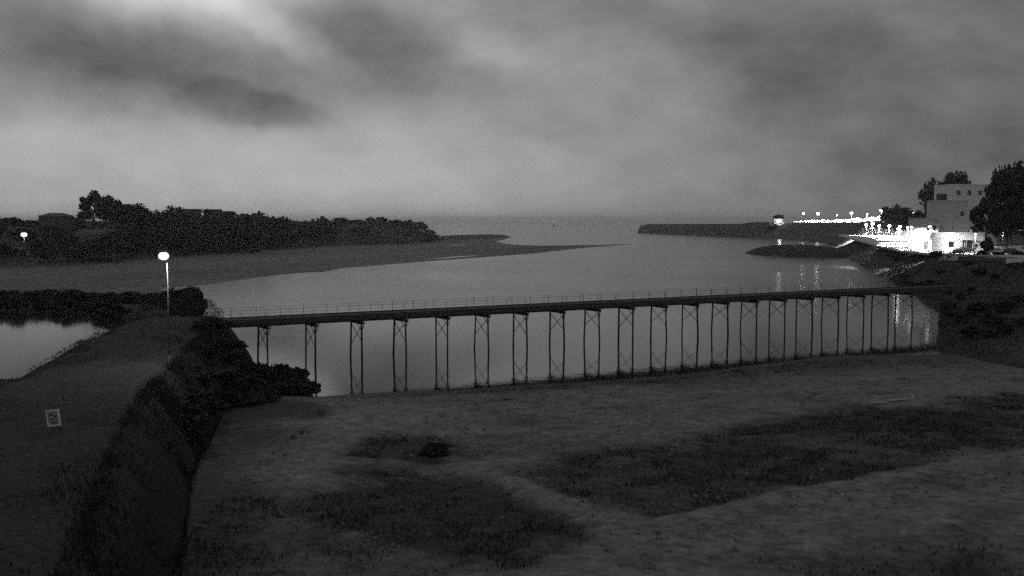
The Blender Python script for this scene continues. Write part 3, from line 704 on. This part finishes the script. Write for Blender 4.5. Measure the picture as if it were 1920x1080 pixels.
# ------------------------------------------------------------------ buildings
def house(name, u0, u1, vtop, Y, zb, dep, wallm, label, roof='gable', rh=2.0, wins=(), chim=(), par=None, door=None):
    x0, x1 = colx(u0, Y), colx(u1, Y); zt = atY((u0+u1)/2, vtop, Y).z
    wd = x1-x0; o = empty(name, ((x0+x1)/2, Y, zb)); tag(o, label, 'building')
    H = zt - zb; h = H - (rh if roof != 'flat' else 0)
    MB().box(-wd/2, wd/2, 0, dep, -2.5, h).build('wall', wallm, o)
    if roof == 'gable':
        ov = 0.35
        r_ = MB().extr([(-ov, h-0.15),(dep/2, H),(dep+ov, h-0.15),(dep+ov-.01, h+0.03),(dep/2, H+0.18),(-ov+.01, h+0.03)], -wd/2-ov, wd/2+ov).build('roof', M['roof'], o)
        for s in (-1, 1): MB().extr([(0.002,h-0.01),(dep/2,H-0.02),(dep-.002,h-0.01)], s*wd/2-0.1, s*wd/2+0.1 if s < 0 else wd/2-0.004).build('gable', wallm, o)
    elif roof == 'hip':
        r_ = MB(); e = 0.4; ri = min(wd, dep)*0.32
        r_.add([(-wd/2-e,-e,h),(wd/2+e,-e,h),(wd/2+e,dep+e,h),(-wd/2-e,dep+e,h),(-wd/2+ri,dep/2,H),(wd/2-ri,dep/2,H)], [(0,1,5,4),(1,2,5),(2,3,4,5),(3,0,4),(3,2,1,0)]); r_ = r_.build('roof', M['roof'], o)
    else:
        r_ = MB().box(-wd/2-.15, wd/2+.15, -.15, dep+.15, h+0.003, h+0.30).build('roof', par or M['roof'], o)
    for cx in chim: MB().box(cx*wd-.35, cx*wd+.35, dep/2-.3, dep/2+.3, H-1.0, H+0.9).build('chimney', wallm, r_)
    for (fx, z0, ww, wh, *lit) in wins:
        wo_ = MB().box(fx*wd-ww/2, fx*wd+ww/2, -0.03, 0.06, z0, z0+wh).build('window', M['glow_win'] if lit else M['glass'], o)
        fr = MB(); t_ = 0.09
        for bx in ((-ww/2-t_, -ww/2, z0-t_, z0+wh+t_), (ww/2, ww/2+t_, z0-t_, z0+wh+t_)): fr.box(fx*wd+bx[0], fx*wd+bx[1], -.07, -.004, bx[2], bx[3])
        for z_ in (z0-t_, z0+wh): fr.box(fx*wd-ww/2+.002, fx*wd+ww/2-.002, -.07, -.004, z_, z_+t_)
        fr.build('frame', M['trim'], wo_)
    if door: 
        d_ = MB().box(door[0]*wd-door[1]/2, door[0]*wd+door[1]/2, -0.05, 0.05, 0, door[2]).build('door', M['wall_dark'], o)
        MB().box(door[0]*wd+door[1]*0.3, door[0]*wd+door[1]*0.3+.05, -.10, -.051, 1.0, 1.12).build('handle', M['metal'], d_)
    return o, wd, H
def lhouse(u0, u1, vt, Y, **k):
    z = min(lz(colx(u0, Y), Y), lz(colx(u1, Y), Y)); return house('house', u0, u1, vt, Y, z-0.3, k.pop('dep', 8), k.pop('wm', M['wall_dark']), **k)
lhouse(74, 124, 399, 400, roof='hip', rh=1.2, label='dark square house with a shallow hipped roof on the left hill', wins=[(-.25,1.2,1.1,1.2),(.25,1.2,1.1,1.2)], chim=())
lhouse(142, 208, 431, 372, wm=M['render_dim'], roof='gable', rh=1.6, label='pale low house half way down the left hill with a lit window', wins=[(-.16,1.0,0.9,0.7,1),(.2,1.0,1.0,1.1),(-.38,1.0,.9,1.1)], door=(.02,.9,2.0))
lhouse(331, 369, 393, 478, roof='flat', label='flat-topped dark house beside a small tree on the headland ridge', wins=[(-.25,2,1.1,1.2),(.2,2,1.1,1.2)])
lhouse(384, 409, 393.5, 485, roof='flat', label='taller half of the stepped dark house on the headland ridge', wins=[(0,2,1.1,1.2)])
lhouse(410, 430, 397, 485, roof='flat', label='lower half of the stepped dark house on the headland ridge', wins=[(0,2,1.0,1.2)])
lhouse(216, 236, 383, 450, wm=M['render_dim'], roof='gable', rh=1.2, label='house gable peeping between the trees of the left hill', wins=[(0,6,1.2,1.2)])
# low white promenade building with canopy and windows
o, wd, H = house('promenade_building', 1772, 1845, 438, 272, PZ, 9, M['render'], 'long low white flat-roofed building floodlit on the promenade', 'flat', par=M['trim'],
    wins=[(-.02,0.9,0.9,2.0),(.10,0.9,2.0,1.9),(.30,1.0,.8,1.0),(-.35,1.2,1.4,1.4)], door=(.22,1.0,2.2))
MB().box(-.14*wd, .12*wd, -1.6, -0.004, 3.05, 3.25).build('canopy', M['trim'], o)
MB().box(.22*wd, .27*wd, 2, 2.5, H+.302, H+1.0).build('chimney', M['render'], o)
# two storey lit pavilion
o, wd, H = house('pavilion', 1725, 1759, 411, 292, PZ, 9, M['render'], 'bright two-storey pavilion with an overhanging eaves band', 'flat', par=M['render_grey'],
    wins=[(.18,2.6,1.6,1.8),(-.05,5.2,1.2,1.4),(.3,5.2,1.2,1.4)], door=(-.2,1.2,2.3))
MB().box(-wd/2-.35, wd/2*.6, -.35, -.004, H-1.6, H-.05).build('eaves_band', M['render_grey'], o)
MB().box(wd*.34, wd*.44, -.5, -.004, 0, H+.6).build('pilaster', M['render'], o)
# grey building behind
o, wd, H = house('grey_building', 1766, 1814, 377, 304, PZ, 12, M['render_grey'], 'plain grey tower-like building rising behind the low white one', 'flat', par=M['render_grey'],
    wins=[(.25,9.2,1.1,1.4)])
MB().box(-wd/2-.0, -wd*.22, -1.6, -0.004, 0, H-5.5).build('bay', M['render_grey'], o)
MB().box(-wd*.5, -wd*.30, 1, 5, H+.302, H+2.1).build('stair_head', M['wall_dark'], o)
# hillside hotel with parapet
hx = colx(1810, 352); zb = rz_(hx, 352)
o, wd, H = house('hotel', 1780, 1868, 347, 352, zb, 14, M['render_hotel'], 'large hillside building with a pale parapet below the flat-crowned tree', 'flat', par=M['trim'],
    wins=[(-.34+.23*i, max(3, (atY(1810,347,352).z-zb)-3.3), 1.3, 1.6) for i in range(4)])
MB().box(-wd/2-.2, -wd/2+.25, -.25, -.004, 0, H+.2).build('quoin', M['trim'], o)

# trees of the right bank
def rtree(u, vtop, Y, wd, k, label, group=None, zb=None):
    x = colx(u, Y); z = rz_(x, Y) if zb is None else zb; top = atY(u, vtop, Y).z
    return tree('bank_tree', (x, Y, z), top-z, wd, k, u*0.1, label, group)
rtree(1764, 336, 385, 0.62, 1, 'dark spreading tree behind the left end of the hillside building')
rtree(1790, 331, 392, 0.6, 0, 'dark tree rising behind the parapet of the hillside building')
rtree(1886, 322, 268, 0.62, 0, 'great dark tree hanging over the end of the low white building', zb=PZ)
rtree(1926, 318, 262, 0.8, 2, 'tall dark tree beside the cars at the end of the promenade', zb=PZ)
rtree(1846, 378, 280, 0.75, 2, 'dark tree before the grey tower-like building', zb=PZ)
rtree(1895, 395, 258, 1.0, 1, 'lower dark tree filling the gap under the two great trees', zb=PZ)
rtree(1683, 383, 540, 0.95, 1, 'rounded grey tree on the slope between the two lit roads')
rtree(1705, 402, 520, 1.2, 0, 'low tree beside the hillside street lamp')
rtree(1722, 398, 480, 0.9, 2, 'dark tree above the roof of the bright pavilion')
rtree(1459, 402, 960, 1.3, 1, 'small dark tree over the lit shelter at the end of the cliff road')
rtree(1764, 380, 345, 0.7, 0, 'dark tree at the corner of the grey building')
# lit shelter at the end of the cliff road
o, wd, H = house('shelter', 1451, 1467, 411, 932, RL[0].z-.5, 6, M['render'], 'small white lit shelter at the end of the cliff road', 'flat', par=M['render'], wins=[(.2,1.2,2,1.2)])
point('shelter_light', (0, -4, 3.6), 1500, 0.3, o)
# bushes along the promenade edge
for u, v0, v1, sx, lb in [(1800,478,468.5,2.0,'rounded bush on the promenade edge before the low white building'),(1786,479,473,1.3,'low bush beside the rounded bush on the promenade edge'),
    (1850,480,450,1.5,'upright shrub at the corner past the low white building'),(1842,481,470,1.4,'low spreading shrub beneath the upright corner shrub'),(1872,481,473,1.5,'low dark shrub before the parked cars'),(1912,482,471,1.6,'dark bush at the far end of the parked cars')]:
    Y = 247 if u > 1830 else 259; x = colx(u, Y); z = PZ-0.2; top = atY(u, v1, Y).z
    bush((x, Y, z), sx, top-z, lb, None, int(u) % 3, u)
# scrub over the bank slope
for i in range(60):
    u = random.uniform(1600, 1925); v = random.uniform(487, 640)
    if v > 540 and u < 1765: continue
    if u < np.interp(v, [487, 512, 543, 563], [1625, 1665, 1715, 1760]): continue
    for Y in np.arange(120, 420, 2.0):
        x = colx(u, Y); z = rz_(x, Y)
        if atY(u, v, Y).z < z: break
    if z < 0.4 or z > 6.6: continue
    bush((x, Y, z-0.1), random.uniform(0.9, 2.0), random.uniform(0.7, 1.5), 'low dark scrub bush on the slope below the promenade', 'scrub on the promenade bank', i % 3, i*1.1)
blades('bank_grass', 160000, (46, 125, 112, 300), lambda P, g: np.where(sdist(P, prom_poly) < -0.5, 0.85, 0), 0.15, 0.55, 0.06, right_h, M['grass'], 95, 'rough dark grass on the bank below the promenade')

# cars
def car(loc, rz, m, label, van=False):
    o = empty('parked_car', loc, rz); tag(o, label, 'car', None)
    if van: pf = [(-2.3,.45),(-2.35,1.2),(-2.2,2.0),(1.0,2.05),(1.7,1.25),(2.35,1.1),(2.4,.45)]
    else: pf = [(-2.05,.35),(-2.1,.85),(-1.85,.98),(-1.25,1.42),(0.25,1.45),(0.95,.98),(1.95,.82),(2.08,.36)]
    bd = MB(); n = len(pf); hw = 0.86
    vv = [(x,-hw,z) for x,z in pf] + [(x,hw,z) for x,z in pf]
    vv = [(x, y*(0.80 if z > 1.2 else 1.0), z) for x,y,z in vv]
    bd.add(vv, [(i,(i+1)%n,n+(i+1)%n,n+i) for i in range(n)] + [tuple(range(n-1,-1,-1)), tuple(range(n,2*n))])
    bd.build('body', m, o)
    for s in (-1, 1):
        wz0, wz1 = (1.25, 1.8) if van else (1.0, 1.36)
        MB().add([(-1.35 if not van else .1, s*.85, wz0),(0.75 if not van else 1.5, s*.85, wz0),(0.2 if not van else 1.0, s*.72, wz1),(-1.15 if not van else .1, s*.72, wz1)], [(0,1,2,3)]).build('side_window', M['glass'], o)
        for x in (-1.3, 1.3):
            wl = MB().tube((x, s*.70, .32),(x, s*.88, .32), .32, n=14).build('wheel', M['rubber'], o)
            MB().tube((x, s*.881, .32),(x, s*.90, .32), .18, n=10).build('rim', M['metal'], wl)
        MB().box(2.0 if not van else 2.33, 2.09 if not van else 2.42, s*.62-.15, s*.62+.15, .66, .78).build('headlight', M['trim'], o)
    return o
for u, Y, rz, m, lb, van in [(1868,250,R(8),M['carpaint_pale'],'pale car parked nearest the corner shrub on the promenade',False),(1890,250,R(172),M['carpaint_dark'],'dark car parked between the pale car and the van',False),(1912,252,R(5),M['carpaint_pale'],'white van parked past the dark car under the trees',True)]:
    car((colx(u, Y), Y, PZ+0.005), rz, m, lb, van)
# car by the low building
car((colx(1806,266), 266, PZ+0.005), R(178), M['carpaint_dark'], 'dark car parked against the low white building')
# unlit street lamp by the cars
p = at(1897, 481, PZ); o = empty('street_lamp', p, 0); tag(o, 'unlit curved-arm street lamp beside the parked cars', 'street lamp')
hh = atY(1897, 436, p.y).z - PZ
MB().tube((0,0,-.5),(0,0,hh), .09, .06).build('pole', M['metal'], o, True); MB().tube((0,0,hh),(1.6,0,hh+.45), .05, .05, n=6).build('arm', M['metal'], o, True)
MB().ball((1.9,0,hh+.5), .55, .2, .13).build('lantern', M['frame'], o, True)
p = at(1872, 480, PZ); street_lamp((colx(1880,256), 256, PZ), 5.0, 0.22, 1500, 'lit lamp half hidden by trees behind the parked cars')
# pale board fence on the slope below the cars
fp = atY(1886, 497, 226); fz = rz_(fp.x, fp.y); fo = empty('board_fence', (fp.x, fp.y, fz)); tag(fo, 'short pale board fence on the slope below the parked cars', 'fence')
bm_ = MB().box(0, .28, -.02, .02, 0.1, 1.5).mesh('board', M['trim'])
for i in range(16):
    b_ = bpy.data.objects.new('board', bm_); col.objects.link(b_); b_.parent = fo; b_.location = (i*.31, 0, -.1+.02*(i % 3))
for i in range(4): MB().box(i*1.6-.06, i*1.6+.06, .03, .15, -.6, 1.7).build('post', M['bark'], fo)

# ------------------------------------------------------------------ sign board on the field edge
sp = at(97, 812, CWZ+.1); Y = sp.y; w_ = 0.66; x = colx(97, Y); zc = atY(97, 783.5, Y).z
so_ = empty('sign_board', (x, Y, CWZ-0.1), R(-14)); so_.scale = (.95,.95,1); so_.rotation_euler = (0, R(-9), R(-10)); tag(so_, 'square white-framed notice board on two short posts on the causeway', 'notice board')
hz = zc - (CWZ-0.1)
pn = MB().box(-.30, .30, -.015, .015, hz-.33, hz+.33).build('panel', M['panel'], so_)
fr = MB()
for s in (-1, 1): fr.box(s*.335-.035, s*.335+.035, -.05, .03, hz-.40, hz+.40); fr.box(-.298, .298, -.05, .03, hz+s*.365-.035, hz+s*.365+.035)
fr.build('frame', M['frame'], so_)
for (x0,x1,z0,z1) in ((-.22,.02,.12,.22),(.1,.2,-.02,.12),(-.16,-.02,-.1,-.02),(-.18,.2,-.26,-.18)):
    MB().box(x0, x1, -.022, -.0152, hz+z0, hz+z1).build('printed_block', M['ink'], pn)
for s in (-1, 1): MB().box(s*.22-.04, s*.22+.04, .031, .10, -.4, hz+.3).build('post', M['bark'], so_)

# far ship with a lamp on the horizon
sp = Vector((colx(1037.5, 2600), 2600, 0)); s_ = empty('fishing_boat', sp); s_.scale = (.32,.32,.95); tag(s_, 'tiny fishing boat with a bright light on the horizon', 'boat')
hl = MB(); pf = [(-9,3),(-8,0.0),(7,-0.2),(11,4.2)]
hl.add([(x_, y_*(0.25 if x_ > 10 else 1), z_) for y_ in (-2.5, 2.5) for x_, z_ in pf], [(0,1,2,3),(7,6,5,4),(0,3,7,4),(1,0,4,5),(2,1,5,6),(3,2,6,7)]); hl.build('hull', M['wall_dark'], s_)
MB().box(-6,-1,-1.8,1.8,2.9,6).build('cabin', M['render_grey'], s_); MB().tube((0,0,3),(0,0,13),.06).build('mast', M['metal'], s_); MB().ball((0,0,12.6),3.0,3.0,1.0).build('lantern', M['glow'], s_, True)

# ------------------------------------------------------------------ sea haze
hm = bpy.data.materials.new('haze'); hm.use_nodes = True; t = hm.node_tree; t.nodes.clear()
ho = nd(t, 'ShaderNodeOutputMaterial'); hv = nd(t, 'ShaderNodeVolumePrincipled'); hv.inputs['Color'].default_value = (1, 1, 1, 1); hv.inputs['Density'].default_value = 0.00017; hv.inputs['Anisotropy'].default_value = 0.75
t.links.new(hv.outputs[0], ho.inputs['Volume'])
hz_ = MB().box(-9050, 9050, -250, 14050, -3.5, 44).build('haze', hm); tag(hz_, 'thin pale sea haze over the estuary', 'haze', kind='stuff')
